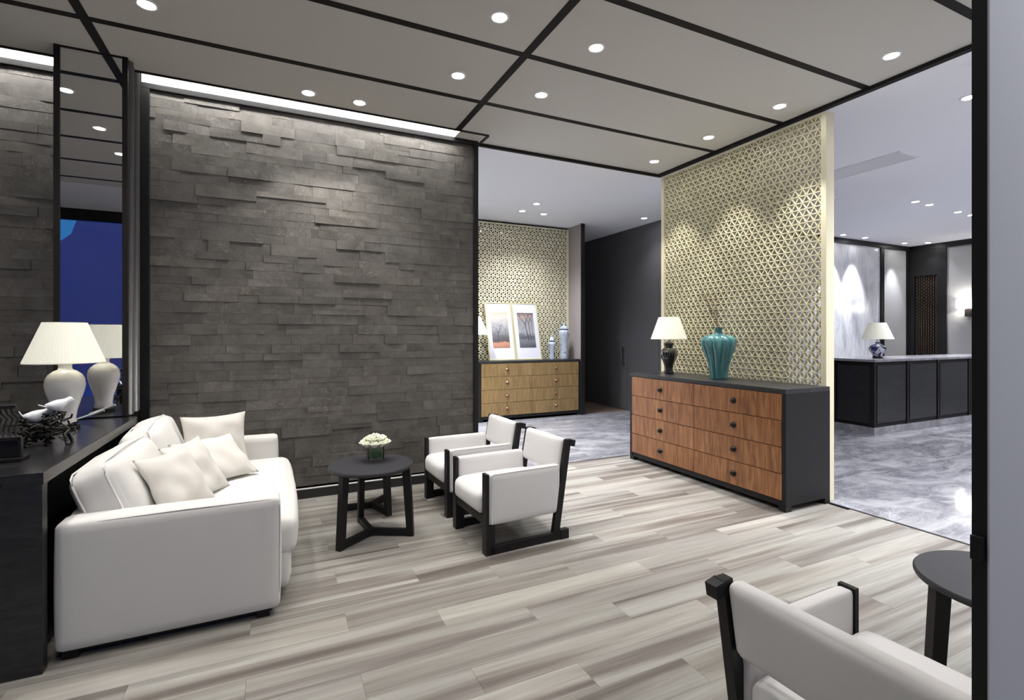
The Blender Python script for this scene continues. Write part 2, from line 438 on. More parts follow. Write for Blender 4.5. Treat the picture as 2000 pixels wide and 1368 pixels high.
# marble floor
bm = nb(); add_box(bm, 4.485, 13.6, -1.3, 6.76, -.12, -.014); add_box(bm, -3.4, 5.2, 5.02, 8.5, -.12, -.014); add_box(bm, 4.485, 6.3, 6.76, 7.92, -.12, -.014)
mfloor = struct('floor_hall', bm, M['strip'], 'hall floor of polished veined grey marble')
tc_ = {}
def tile(x0, x1, y0, y1):
    k = (round(x1-x0, 3), round(y1-y0, 3))
    if k not in tc_:
        b = nb(); add_box(b, 0, x1-x0-.0012, 0, y1-y0-.0012, -.014, 0)
        me = bpy.data.meshes.new('tile'); b.to_mesh(me); b.free(); me.materials.append(M['floor_marble']); tc_[k] = me
    o = bpy.data.objects.new('tile', tc_[k]); C.objects.link(o); o.parent = mfloor; o.location = (x0, y0, 0)
def tiles(X0, X1, Y0, Y1, s=.9):
    x = X0
    while x < X1-.01:
        y = Y0
        while y < Y1-.01:
            tile(x, min(x+s, X1), y, min(y+s, Y1)); y += s
        x += s
tiles(4.485, 13.585, -1.28, 5.02); tiles(-.0, 13.585, 5.02, 6.73); tiles(0, 6.3, 6.73, 7.92)
struct_box('floor_corridor', mat('corridor_wood', (.16, .11, .085), .5), 'brown wooden floor of the dim corridor', 5.2, 6.3, 7.92, 12.0, -.1, 0)

# ================================================================== CEILING
bm = nb(); add_box(bm, -3.4, 4.50, .51, 4.762, ZC+.012, ZC+.1); add_box(bm, 1.975, 4.50, 4.762, 5.03, ZC+.012, ZC+.1)
add_box(bm, -3.4, 1.975, 4.762, 5.02, ZC+.14, ZC+.2)
ceil = struct('ceiling', bm, M['strip'], 'lounge ceiling of taupe panels divided by dark strips')
XB = [-3.4, -1.105, 1.66, 4.455]
YB = [.51, .82, 1.64, 2.50, 3.275, 4.105, 4.755]
pc = {}
def cpanel(x0, x1, y0, y1):
    k = (round(x1-x0, 3), round(y1-y0, 3))
    if k not in pc:
        b = nb(); add_box(b, 0, x1-x0, 0, y1-y0, -.012, 0)
        me = bpy.data.meshes.new('ceiling_panel'); b.to_mesh(me); b.free(); me.materials.append(M['panel']); pc[k] = me
    o = bpy.data.objects.new('ceiling_panel', pc[k]); C.objects.link(o); o.parent = ceil; o.location = (x0, y0, ZC+.012)
for i in range(3):
    for j in range(6):
        y1 = YB[j+1]-.028
        if j == 5: y1 = 4.745 if i < 2 else 4.985
        x1 = XB[i+1]-.03
        cpanel(XB[i]+.03, x1, YB[j]+.028, y1)
        if i == 1 and j == 5: cpanel(XB[2]+.03-.06+.0, XB[2]+.03-.0, 4.105+.028, 4.106+.028)
for xb in XB[1:3]: box_obj('dark_strip', M['strip'], ceil, xb-.03, xb+.03, .51, 4.76, ZC-.004, ZC+.012)
for k, yb in enumerate(YB[1:-1]):
    for i in range(3): box_obj('dark_strip', M['strip'], ceil, XB[i]+.03, XB[i+1]-.03, yb-.028, yb+.028, ZC-.003, ZC+.012)
box_obj('edge_strip', M['strip'], ceil, 4.425, 4.48, .51, 5.02, ZC-.03, ZC+.012)
box_obj('edge_strip', M['strip'], ceil, 1.975, 4.425, 4.985, 5.02, ZC-.03, ZC+.012)
box_obj('slot_edge', M['strip'], ceil, -3.4, 1.99, 4.745, 4.765, ZC-.012, ZC+.09)
box_obj('slot_edge', M['strip'], ceil, 1.975, 2.0, 4.765, 4.985, ZC-.012, ZC+.09)
bm = nb(); add_box(bm, -3.4, 4.48, -1.3, .51, ZC, ZC+.1)
struct('ceiling_window_side', bm, M['white'], 'plain white ceiling strip in front of the window')
bm = nb(); add_box(bm, 4.48, 13.6, -1.3, 6.76, ZC+.02, ZC+.12); add_box(bm, -3.4, 4.48, 5.02, 8.5, ZC+.02, ZC+.12); add_box(bm, 4.48, 6.5, 6.76, 12.1, ZC+.02, ZC+.12)
hceil = struct('ceiling_hall', bm, M['hall_ceil'], 'smooth white plaster ceiling of the hall')

# ================================================================== SLATE WALL
bm = nb(); add_box(bm, -3.4, 1.955, SY+.03, 5.19, 0, ZC+.14)
wall = struct('wall_back', bm, M['strip'], 'wall clad in split dark slate blocks')
stones = []
z = .105
while z < 3.49:
    h = R.choice([.066, .076, .084, .092, .098]); h = min(h, 3.498-z)
    if 3.498-(z+h) < .03: h = 3.498-z
    x = -2.35 + R.uniform(-.2, 0)
    while x < 1.905:
        L = R.choice([.16, .22, .26, .32, .38, .44])*R.uniform(.9, 1.1)
        a, b = max(x, -2.2), min(x+L, 1.908)
        if b-a > .02 and not (a > -1.36 and b < -1.0):
            if h > .08 and R.random() < .25: subs = [(z, z+h*.5), (z+h*.5, z+h)]
            else: subs = [(z, z+h)]
            for (c, d) in subs: stones.append((a, b, c, d, R.choice([0, .001, .001, .002, .003, .005, .010])+R.uniform(0, .001)))
        x += L
    z += h
def shown(s):
    xc, zc = (s[0]+s[1])/2, (s[2]+s[3])/2
    d = xc*.4283+SY*.9036
    px = 1000+981*(xc*.9036-SY*.4283)/d
    if px < 0 or (105 < px < 290): return 0
    if px < 105 and zc < 1.2: return 0
    if px < 560 and zc < .75: return 0
    return (s[1]-s[0])*(s[3]-s[2])/(d*d)
stones.sort(key=shown, reverse=True)
svar = []
for k in range(6):
    b = nb(); vs = add_box(b, 0, 1, 0, .03, 0, 1)
    for v in b.verts:
        if v.co.y < .01: v.co.y += R.uniform(-.0025, .0025)
    me = bpy.data.meshes.new('stone'); b.to_mesh(me); b.free(); me.materials.append(M['stone']); svar.append(me)
for s in stones[:300]:
    o = bpy.data.objects.new('stone', R.choice(svar)); C.objects.link(o); o.parent = wall
    o.location = (s[0]+.0006, SY+.005-s[4], s[2]+.0006); o.scale = (s[1]-s[0]-.0012, 1+s[4]*25, s[3]-s[2]-.0012)
bm = nb()
for s in stones[300:]:
    add_box(bm, s[0]+.0006, s[1]-.0006, SY+.005-s[4], SY+.035, s[2]+.0006, s[3]-.0006)
o = obj('stone_courses', bm, M['stone'], wall); o['kind'] = 'stuff'
# black frame round the slate
fr = struct_box('trim_3', M['black'], 'black frame along the top of the slate wall', -3.4, 1.955, SY-.028, SY+.03, 3.497, 3.545, bev=.004)
for a, b in ((-.985, -.915), (1.905, 1.955)):
    struct_box('trim_4', M['black'], None, a, b, SY-.028, 5.19, 0.09, 3.497, bev=.004)
struct_box('baseboard_back', M['skirting'], 'dark skirting under the slate wall', -2.4, 1.955, SY-.04, SY+.03, 0, .085, bev=.003)
struct_box('trim_5', M['ring'], None, -2.4, 1.90, SY-.043, SY-.02, .085, .092)
struct_box('trim_6', M['white'], None, -3.4, 1.97, 5.03, 5.05, 3.545, ZC+.14)
led = thing('led_strip', 'bright white light strip glowing in the slot above the slate wall', 'light', (0, 0, 0))
box_obj('diffuser', M['led'], led, -.96, 1.95, 4.79, 4.85, ZC+.115, ZC+.135)
box_obj('diffuser', M['led_face'], led, -.975, 1.955, 4.994, 5.007, 3.552, ZC+.13)
box_obj('channel', M['white'], led, -.965, 1.955, 4.782, 4.858, ZC+.125, ZC+.139)
led2 = thing('led_strip', 'bright white light strip above the slate left of the mirror', 'light', (0, 0, 0))
box_obj('diffuser', M['led'], led2, -3.3, -1.41, 4.79, 4.85, ZC+.115, ZC+.135)
box_obj('diffuser', M['led_face'], led2, -3.3, -1.40, 4.994, 5.007, 3.552, ZC+.13)
box_obj('channel', M['white'], led2, -3.3, -1.405, 4.782, 4.858, ZC+.125, ZC+.139)
# ---- mirror pier
struct_box('column_core', M['black'], 'dark pier that carries the tall mirror', -1.385, -.985, 4.585, 5.0, 0, ZC+.14)
pm = thing('wall_mirror', 'tall narrow mirror in a thin black frame on the pier', 'mirror', (-1.185, 4.57, 0))
box_obj('mirror_glass', M['mirror'], pm, -.18, .18, -.006, .01, .90, 3.53)
for a, b in ((-.212, -.178), (.178, .212)): box_obj('frame_stile', M['strip'], pm, a, b, -.016, .015, .895, ZC, bev=.002)
box_obj('frame_rail', M['strip'], pm, -.178, .178, -.012, .015, 3.528, ZC)
fl = thing('fluted_panel', 'black fluted panel on the side of the mirror pier', 'panel', (-.985, 0, 0))
box_obj('backing', M['flute'], fl, 0, .006, 4.60, 4.93, .9, 3.62)
for k in range(4):
    b = nb(); add_tube(b, [(0.006, 4.63+k*.085, .9), (0.006, 4.63+k*.085, 3.60)], .026 if k % 2 == 0 else .014, 12)
    obj('flute', b, M['flute'], fl, True)
struct_box('wall_left', M['grey_wall'], 'plain grey side wall beyond the console', -3.5, -3.4, -1.3, 5.2, 0, ZC+.14)

# ================================================================== GATE PIER AT RIGHT
struct_box('trim_7', M['black'], 'black jamb at the end of the grey partition', 1.05, 1.15, .408, .428, 0, ZC)
struct_box('wall_right', M['grey_wall'], 'plain grey partition wall close to the camera', 1.051, 4.46, .405, .408, 0, ZC)
struct_box('wall_right_rear', M['grey_wall'], None, 1.15, 4.46, .408, .428, 0, ZC)
lt = box_obj('latch', M['black'], None, 1.041, 1.05, .410, .427, 1.128, 1.168, bev=.001); tag(lt, 'small black latch plate on the edge of the black jamb', 'latch')

# ================================================================== HALL WALLS
MY = 6.73
mw = struct_box('wall_marble', M['wall_marble'], 'polished white marble wall behind the reception', 6.5, 12.46, MY, MY+.1, .12, 3.46)
struct_box('wall_far_panel', M['grey_fabric_wall'], 'grey fabric wall panel beside the marble', 12.56, 13.55, MY, MY+.1, .12, 3.46)
struct_box('trim_8', M['black'], None, 12.44, 12.56, MY-.03, MY+.1, 0, 3.46)
struct_box('trim_9', M['black'], None, 13.48, 13.6, MY-.02, MY+.1, 0, 3.46)
struct_box('trim_10', M['black'], 'black cornice above the marble wall', 6.5, 13.6, MY-.05, MY+.1, 3.46, ZC+.02)
struct_box('baseboard_far', M['skirting'], None, 6.5, 13.55, MY-.03, MY+.1, 0, .12)
struct_box('wall_reception', M['grey_fabric_wall'], 'grey wall panel with the lit sconce', 13.6, 13.7, -1.3, 5.99, .12, 3.44)
struct_box('trim_11', M['black'], 'black cornice above the sconce wall', 13.55, 13.7, -1.3, 6.73, 3.44, ZC+.02)
struct_box('baseboard_right', M['skirting'], None, 13.57, 13.7, -1.3, 6.73, 0, .12)
cs = thing('carved_screen', 'tall black panel with carved bronze fretwork in the reception corner', 'screen', (13.56, 6.36, 0))
box_obj('frame_stile', M['black'], cs, 0, .08, .24, .36, 0, 3.44); box_obj('frame_stile', M['black'], cs, 0, .08, -.38, -.20, 0, 3.44)
box_obj('frame_rail', M['black'], cs, 0, .08, -.20, .24, 2.85, 3.44); box_obj('frame_rail', M['black'], cs, 0, .08, -.20, .24, 0, .3)
box_obj('backing', M['strip'], cs, .05, .08, -.2, .24, .3, 2.85)
bm = nb()
for i in range(9):
    for k in range(34):
        zz = .33+k*.074+(i % 2)*.037
        add_box(bm, .02, .045, -.19+i*.047, -.19+i*.047+.020, zz, zz+.048)
o = obj('fretwork', bm, M['bronze'], cs); o['kind'] = 'stuff'
struct_box('wall_dark', M['dark_wall'], 'plain black wall of the dark room block', 6.3, 6.5, 4.7, 12.0, 0, ZC+.02)
struct_box('wall_corridor_end', M['white'], None, 5.2, 6.3, 12.0, 12.1, 0, ZC+.02)
dr = thing('door_1', 'black flush door in the black wall with a vertical pull', 'door', (6.3, 0, 0)); dr['kind'] = 'structure'
box_obj('door_leaf', M['dark_wall'], dr, -.008, 0, 7.08, 7.97, .01, 2.5, bev=.002); box_obj('door_leaf', M['dark_wall'], dr, -.008, 0, 7.985, 8.87, .01, 2.5, bev=.002)
b = nb(); add_tube(b, [(-.05, 8.06, .85), (-.05, 8.06, 1.25)], .011, 10); add_tube(b, [(0, 8.06, .9), (-.05, 8.06, .9)], .008); add_tube(b, [(0, 8.06, 1.2), (-.05, 8.06, 1.2)], .008)
obj('door_handle', b, M['knob'], dr, True)
kp = box_obj('wall_switch', mat('grey_switch', (.12, .12, .125), .4), None, 6.278, 6.292, 8.22, 8.30, 1.36, 1.46, bev=.004); tag(kp, 'small dark grey switch on the black wall', 'switch')
# niche with lattice
struct_box('wall_niche', M['darkglass'], 'dark glass backing behind the far gold lattice', 1.0, 5.17, 8.40, 8.5, 0, ZC+.02)
struct_box('wall_niche_side', M['niche_wall'], 'pinkish grey side wall of the cabinet niche', 5.17, 5.215, 7.90, 12.0, 0, ZC+.02)
struct_box('trim_12', M['black'], None, 5.16, 5.235, 7.875, 7.90, 0, ZC+.02)
struct_box('wall_hall_rear', M['white'], None, -3.4, 2.6, 7.92, 8.0, 0, ZC+.02)
struct_box('wall_hall_left', M['white'], None, -3.5, -3.4, 5.2, 8.0, 0, ZC+.02)
struct_box('wall_hall_window_side', M['white'], None, 4.46, 13.7, -1.4, -1.3, 0, ZC+.02)
struct_box('wall_partition_end', M['grey_wall'], None, 4.42, 4.46, -1.3, .5, 0, ZC+.02)

# ================================================================== WINDOW BEHIND THE CAMERA (seen in the mirror)
wn = thing('window_1', 'wide dark framed window on the dusk, seen in the mirror', 'window', (0, -1.3, 0)); wn['kind'] = 'structure'
box_obj('window_frame', M['black'], wn, -3.4, 4.42, -.05, .04, 3.36, 3.54); box_obj('window_frame', M['black'], wn, -3.4, 4.42, -.05, .04, 0, .12)
for xx in (-3.38, -1.3, .6, 2.5, 4.38): box_obj('window_frame', M['black'], wn, xx-.03, xx+.03, -.05, .04, .12, 3.36)
for xx in (-3.38, -1.3, .6, 2.5): box_obj('pane', M['window_glass'], wn, xx+.03, xx+1.85 if xx < 0 and xx > -2 else xx+1.85, -.005, .003, .12, 3.36)
hs = thing('house', 'dark violet building across the way, seen at dusk through the window', 'building', (0, -14, 0))
b = nb(); add_prism(b, [(-13, -2), (-13, 4.0), (-9, 4.3), (-7.1, 4.65), (-6.6, 5.1), (-6.35, 5.9), (-5.6, 7.4), (-4.6, 9.0), (6, 9.0), (16, 6.0), (16, -2)], 'y', -6, 0); obj('facade', b, M['violet'], hs)
b = nb(); add_box(b, -9.5, -9.2, .01, .06, -1, 4); add_box(b, -2, -1.7, .01, .06, -1, 6); obj('pilaster', b, M['black'], hs)
struct_box('ground_outside', M['pool'], 'blue lit paving outside the window', -40, 30, -60, -1.36, -.2, -.1)

# ================================================================== GOLD LATTICES
def lattice(name, label, L, Z0, Z1, depth, bw, side, loc, rz, fx, plate=None):
    """lattice in local x-z plane, x 0..L; front at y=0, going to +y"""
    t = thing(name, label, 'lattice screen', loc, rz)
    row = side*math.sqrt(3)/2
    H = Z1-Z0
    fw, fd = fx
    for a, b in ((-fw, 0), (L, L+fw)): box_obj('frame_stile', M['gold'], t, a, b, -.012, fd, 0, Z1+fw*.4, bev=.002)
    box_obj('frame_rail', M['gold'], t, 0, L, -.008, fd-.004, Z1, Z1+fw*.4); box_obj('frame_rail', M['gold'], t, 0, L, -.008, fd-.004, 0, Z0)
    nrow = int(H/row)
    for k in range(1, nrow+1):
        z = Z0+k*row
        if z < Z1-.005: box_obj('lattice_bar', M['gold'], t, 0, L, .0, depth, z-bw/2, z+bw/2)
    s3 = math.sqrt(3)
    ms = int((L+H/s3)/side)+2
    for sgn in (1, -1):
        for k in range(-ms, ms):
            # line x = k*side + sgn*(z-Z0)/s3
            x0 = k*side
            pts = []
            za, zb = Z0, Z1
            # clip to x in [0,L]
            def zat(x): return Z0 + sgn*(x-x0)*s3
            lo, hi = sorted((zat(0), zat(L)))
            za, zb = max(za, lo), min(zb, hi)
            if zb-za < .02: continue
            p = (x0+sgn*(za-Z0)/s3, (depth-.004)/2+.0015*sgn+.001, za); q = (x0+sgn*(zb-Z0)/s3, (depth-.004)/2+.0015*sgn+.001, zb)
            b = nb(); add_bar(b, p, q, depth-.005, bw, up=(-sgn*s3/2, 0, .5)); obj('lattice_bar', b, M['gold'], t)
    return t
# near screen: local x runs along +Y (rz=90deg), local +y runs to -X -> use rz=-90 with origin at far end, so +y -> +X
l1 = lattice('lattice_screen', 'tall champagne gold triangle lattice standing behind the walnut sideboard', 2.02, .06, 3.48, .042, .0085, .0735, (4.475, 4.925, 0), -PI/2, (.05, .10))
gp = box_obj('glass_backing', M['glass'], l1, .0, 2.02, .055, .059, .06, 3.48)
l2 = lattice('lattice_screen', 'far champagne gold triangle lattice in the niche behind the framed pictures', 2.42, .06, 3.50, .03, .0180, .0800, (2.70, 8.335, 0), 0, (.045, .06))

# ================================================================== SIDEBOARDS
def sideboard(name, label, L, D, H, wood, knobm, loc, rz):
    """front on local y=0 facing -y, x 0..L"""
    t = thing(name, label, 'sideboard', loc, rz)
    box_obj('top', M['black_oak'], t, 0, L, -.012, D, H-.038, H, bev=.002)
    for a, b in ((0, .035), (L-.035, L)): box_obj('side_panel', M['black'], t, a, b, -.008, D, .05, H-.038, bev=.001)
    box_obj('base_rail', M['black'], t, .035, L-.035, .0, D, .04, .088)
    box_obj('back_panel', M['black'], t, .035, L-.035, D-.02, D, .088, H-.038)
    for a in (0, L-.07):
        for c in (-.006, D-.07): box_obj('foot', M['black'], t, a, a+.07, c, c+.07, 0, .05)
    rows = 4; z0 = .09; z1 = H-.041; dh = (z1-z0)/rows
    for cidx in range(2):
        a = .037+cidx*(L-.074)/2; b = a+(L-.074)/2
        for r in range(rows):
            d = box_obj('drawer', wood, t, a+.002, b-.002, -.010, D*.6, z0+r*dh+.003, z0+(r+1)*dh-.003, bev=.0015)
            kx = (a+b)/2; kz = z0+(r+.5)*dh
            bb = nb(); add_lathe(bb, [(.029, 0), (.029, .004), (.015, .006), (.011, .018), (.021, .022), (.021, .028), (.012, .033)], 20)
            for v in bb.verts: v.co = Vector((kx+v.co.x, -.010-v.co.z, kz+v.co.y))
            obj('knob', bb, knobm, d, True)
    return t
sideboard('sideboard', 'walnut fronted black sideboard with eight drawers in front of the gold lattice', 2.04, .575, 1.035, M['drawer'], M['knob'], (3.885, 4.86, 0), -PI/2)
sideboard('sideboard', 'oak fronted black sideboard with eight drawers in the far niche', 2.02, .40, 1.035, M['drawer_oak'], M['knob2'], (3.135, 7.915, 0), 0)

# ================================================================== LAMPS
def shade_mesh(r0, r1, z0, z1, pleats=72, th=.003):
    b = nb(); seg = pleats*2
    rings = []
    for (r, z, ins) in ((r0, z0, 0), (r0, z0+.006, 0), (r1, z1-.004, 0), (r1, z1, 0), (r1-th, z1, 1), (r0-th, z0, 1)):
        rings.append([b.verts.new(((r+(.0012 if i % 2 else 0))*math.cos(2*PI*i/seg), (r+(.0012 if i % 2 else 0))*math.sin(2*PI*i/seg), z)) for i in range(seg)])
    rings.append(rings[0])
    for A, B in zip(rings, rings[1:]):
        for i in range(seg): b.faces.new((A[i], A[(i+1) % seg], B[(i+1) % seg], B[i]))
    bmesh.ops.recalc_face_normals(b, faces=b.faces[:])
    return b
def glow(parent, loc, W, col=(1, .9, .72), r=.03):
    l = bpy.data.lights.new('bulb_light', 'POINT'); l.energy = W; l.color = col; l.shadow_soft_size = r
    o = bpy.data.objects.new('bulb_light', l); C.objects.link(o); o.parent = parent; o.location = loc
def table_lamp(label, loc, prof, bm_mat, plinth, r0, r1, z0, z1, W, lobes=0, amp=0, neck=None, plinth_mat=None):
    t = thing('table_lamp', label, 'lamp', loc)
    if plinth:
        b = nb(); add_lathe(b, [(plinth[0], 0), (plinth[0]*1.04, plinth[1]*.3), (plinth[0], plinth[1]*.8), (plinth[0]*.92, plinth[1])], 32); soft(obj('plinth', b, plinth_mat or M['black'], t))
    b = nb(); add_lathe(b, prof, 48, lobes=lobes, lobe_amp=amp); soft(obj('lamp_base', b, bm_mat, t), 60)
    top = prof[-1][1]
    b = nb(); add_lathe(b, [(.022, top), (.024, top+.008), (.010, top+.014), (.010, z0+.03), (.016, z0+.035), (.016, z0+.07), (.008, z0+.075)], 16); soft(obj('lamp_neck', b, M['chrome'] if neck is None else neck, t))
    b = nb()
    for k in range(3): a = 2*PI*k/3; add_tube(b, [(0, 0, z1-.02), (r1*math.cos(a), r1*math.sin(a), z1-.012)], .0018, 6)
    add_tube(b, [(0, 0, z0+.07), (0, 0, z1-.02)], .004, 8); obj('shade_spider', b, M['chrome'], t)
    obj('lamp_shade', shade_mesh(r0, r1, z0, z1), M['shade'], t)
    b = nb(); add_sphere(b, (0, 0, (z0+z1)/2), .028); obj('bulb', b, mat('bulb', (1, 1, 1), .5, emit=(1, .9, .72), es=3), t, True)
    glow(t, (0, 0, (z0+z1)/2), W)
    return t
big = [(.058, .03), (.062, .04), (.055, .07), (.062, .12), (.082, .19), (.098, .245), (.104, .285), (.100, .32), (.085, .35), (.060, .372), (.038, .382), (.034, .395), (.036, .415), (.040, .425), (.036, .43)]
table_lamp('white porcelain ginger jar lamp with a pleated cream shade on the black console', (-1.215, 4.155, .89), big, M['porcelain'], (.072, .03), .205, .112, .425, .685, 2.2)
gj = [(.052, .0), (.055, .02), (.046, .05), (.05, .09), (.066, .14), (.088, .19), (.095, .23), (.088, .27), (.060, .30), (.046, .31), (.050, .325), (.058, .345), (.055, .365), (.035, .38), (.02, .385)]
table_lamp('black lobed jar lamp with a cream shade on the walnut sideboard', (4.20, 4.55, 1.035), gj, M['black_glaze'], None, .205, .118, .405, .665, 1.2, lobes=8, amp=.08)
bw = [(.058, .02), (.062, .03), (.07, .06), (.10, .10), (.115, .135), (.110, .17), (.085, .20), (.045, .225), (.03, .235), (.032, .245)]
table_lamp('round blue and white porcelain lamp on the reception counter', (8.62, 4.70, 1.125), bw, M['blue_white'], (.066, .02), .215, .115, .295, .555, .8)
table_lamp('lamp half hidden by the slate wall beside the framed pictures', (3.045, 8.015, 1.035), big, M['porcelain'], (.072, .03), .285, .145, .455, .76, 1.0)

# ================================================================== ORNAMENTS
v = thing('vase', 'turquoise glazed melon shaped vase holding bare twigs on the walnut sideboard', 'vase', (4.18, 3.80, 1.035))
b = nb(); add_lathe(b, [(.078, 0), (.082, .01), (.082, .03), (.088, .08), (.102, .16), (.125, .24), (.148, .30), (.162, .35), (.165, .385), (.158, .415), (.135, .44), (.095, .455), (.055, .462), (.036, .468), (.032, .49), (.034, .52), (.040, .532), (.034, .535)], 120, lobes=10, lobe_amp=.17); soft(obj('vase_body', b, M['turquoise'], v), 70)
tw = thing('twig_bunch', 'thin bare brown twigs rising out of the turquoise vase', 'twigs', (4.18, 3.80, 1.035))
for k in range(4):
    b = nb(); dx, dy = R.uniform(-.04, .04), .03+k*.028
    pts = [(0, 0, .30)]; p = Vector((0, 0, .50))
    pts.append(tuple(p))
    for s in range(9):
        p = p + Vector((dx*.12+R.uniform(-.006, .006), dy*.22+R.uniform(-.006, .006), .043)); pts.append(tuple(p))
    add_tube(b, pts, .0035, 6, .0012)
    for s in range(4, 11):
        for _ in range(3):
            q = Vector(pts[s]); e = q+Vector((R.uniform(-.04, .04), R.uniform(-.04, .05), R.uniform(.03, .08))); add_tube(b, [q, (q+e)/2+Vector((0, .004, 0)), e], .0014, 5, .0007)
    obj('twig', b, M['twig'], tw)
def temple_jar(label, loc, s, tall):
    t = thing('lidded_jar', label, 'jar', loc, 0, None)
    if tall: pr = [(.075, 0), (.08, .01), (.072, .05), (.072, .20), (.085, .38), (.10, .45), (.104, .49), (.095, .525), (.08, .54)]; z = .54
    else: pr = [(.05, 0), (.054, .01), (.045, .05), (.046, .12), (.058, .22), (.068, .27), (.066, .30), (.05, .32)]; z = .32
    b = nb(); add_lathe(b, pr, 40); soft(obj('jar_body', b, M['jar'], t), 60)
    r = pr[-1][0]
    b = nb(); add_lathe(b, [(r*1.02, z), (r*1.05, z+.012), (r*1.02, z+.02)], 40); soft(obj('rim_band', b, M['jar_band'], t))
    b = nb(); add_lathe(b, [(r*1.08, z+.02), (r*1.08, z+.035), (r*.85, z+.06), (r*.45, z+.085), (r*.3, z+.092), (r*.25, z+.10), (r*.35, z+.115), (r*.2, z+.135), (r*.05, z+.145)], 32); soft(obj('lid', b, M['jar'], t), 60)
temple_jar('tall pale blue lidded porcelain jar at the right end of the oak sideboard', (4.93, 8.12, 1.035), 1, True)
temple_jar('short pale blue lidded jar between the pictures and the tall jar', (4.68, 8.14, 1.035), 1, False)
def picture(label, x0, x1, pm_, trees):
    Hh = 1.065; t = thing('picture_frame', label, 'picture', ((x0+x1)/2, 8.06, 1.037), 0)
    t.rotation_euler = (-math.atan2(.245, Hh), 0, 0)
    W = x1-x0; f = .022
    for a, b in ((-W/2, -W/2+f), (W/2-f, W/2)): box_obj('frame_stile', M['gold_frame'], t, a, b, -.012, .012, 0, Hh, bev=.002)
    for a, b in ((0, f), (Hh-f, Hh)): box_obj('frame_rail', M['gold_frame'], t, -W/2+f, W/2-f, -.011, .012, a, b, bev=.002)
    box_obj('mat_board', M['mat_board'], t, -W/2+f, W/2-f, -.002, .008, f, Hh-f)
    pw = .165
    pr = box_obj('print', pm_, t, -pw, pw, -.005, -.002, .225, .875)
    bmt = nb()
    def branch(p, q, r0, r1, depth):
        P0, Q0 = Vector(p), Vector(q); d = (Q0-P0); nrm = Vector((-d.z, 0, d.x)).normalized()
        vs = [bmt.verts.new((a.x, -.0056, a.z)) for a in (P0-nrm*r0, Q0-nrm*r1, Q0+nrm*r1, P0+nrm*r0)]
        bmt.faces.new(vs)
        if depth > 0:
            for s in (-1, 1, R.choice((-1, 1))):
                ang = s*R.uniform(.3, .75); L = d.length*R.uniform(.5, .75)
                dd = Vector((d.x*math.cos(ang)-d.z*math.sin(ang), 0, d.x*math.sin(ang)+d.z*math.cos(ang))).normalized()*L
                e = Q0+dd; e.x = max(-pw+.004, min(pw-.004, e.x)); e.z = min(.87, e.z)
                branch(Q0, e, r1, r1*.45, depth-1)
    for (x, lean, r0, L, dep) in trees: branch((x, 0, .36), (x+lean, 0, .36+L), r0, r0*.6, dep)
    obj('printed_trees', bmt, M['tree_ink'], t)
picture('gold framed print of a lone tree in fog above orange ground', 3.385, 3.905, M['print_a'], [(-.05, .005, .010, .13, 5), (.10, .0, .003, .18, 3)])
picture('gold framed print of tall grey leaning trees in fog', 3.91, 4.43, M['print_b'], [(.03, -.05, .012, .30, 3), (.075, -.02, .009, .33, 3), (.12, .0, .005, .35, 2), (-.06, .0, .003, .2, 2), (-.1, .0, .003, .18, 2)])

# ================================================================== CONSOLE
cs_ = thing('console', 'long black oak console running behind the white sofa', 'console table', (0, 0, 0))
X0, X1, Y0, Y1 = -1.80, -.92, 2.885, 4.56
box_obj('top', wood_mat('polished_black_oak', (.014, .014, .016), (.022, .022, .024), (.034, .033, .036), 0.2, (3, 20, 20)), cs_, X0, X1, Y0, Y1, .835, .89, bev=.003)
box_obj('edge_band', mat('lighter_grey_edge', (.075, .073, .070), .45), cs_, X1, X1+.002, Y0+.002, Y1-.002, .837, .888)  # front edge coloured a lighter grey than the top
box_obj('end_panel', M['black_oak'], cs_, X0, X1-.002, Y0+.001, Y0+.055, 0, .835)
box_obj('end_panel', M['black_oak'], cs_, X0, X1-.002, Y1-.05, Y1-.001, 0, .835)
box_obj('front_panel', M['black'], cs_, X1-.10, X1-.07, Y0+.055, Y1-.05, 0, .835)
box_obj('back_panel', M['black'], cs_, X0, X0+.02, Y0+.055, Y1-.05, 0, .835)
# carved root with two birds
rt = thing('carved_root_stand', 'knotted black carved root stand under the two white birds', 'stand', (-1.14, 3.60, .89))
b = nb()
for k in range(90):
    a = R.uniform(0, 2*PI); p = Vector((R.uniform(-.10, .10), R.uniform(-.05, .05), R.uniform(.015, .17)*1.0)); pts = [p]
    for s in range(4):
        p = p+Vector((R.uniform(-.03, .03), R.uniform(-.02, .02), R.uniform(-.02, .025))); p.z = max(.008, min(.175+p.x*.30, p.z)); pts.append(p.copy())
    add_tube(b, pts, R.uniform(.005, .009), 6, .004)
for (x, y) in ((-.10, -.04), (-.10, .04), (.11, -.04), (.11, .04), (0, .03)): add_tube(b, [(x, y, 0), (x*.9, y*.8, .03), (x*.8, y*.5, .08)], .010, 6, .008)
o = obj('roots', b, M['root'], rt, True); o['kind'] = 'stuff'
b = nb(); add_rbox(b, -.15, .0, -.045, .05, .118, .128, .004, 4); obj('flat_slab', b, M['root'], rt)
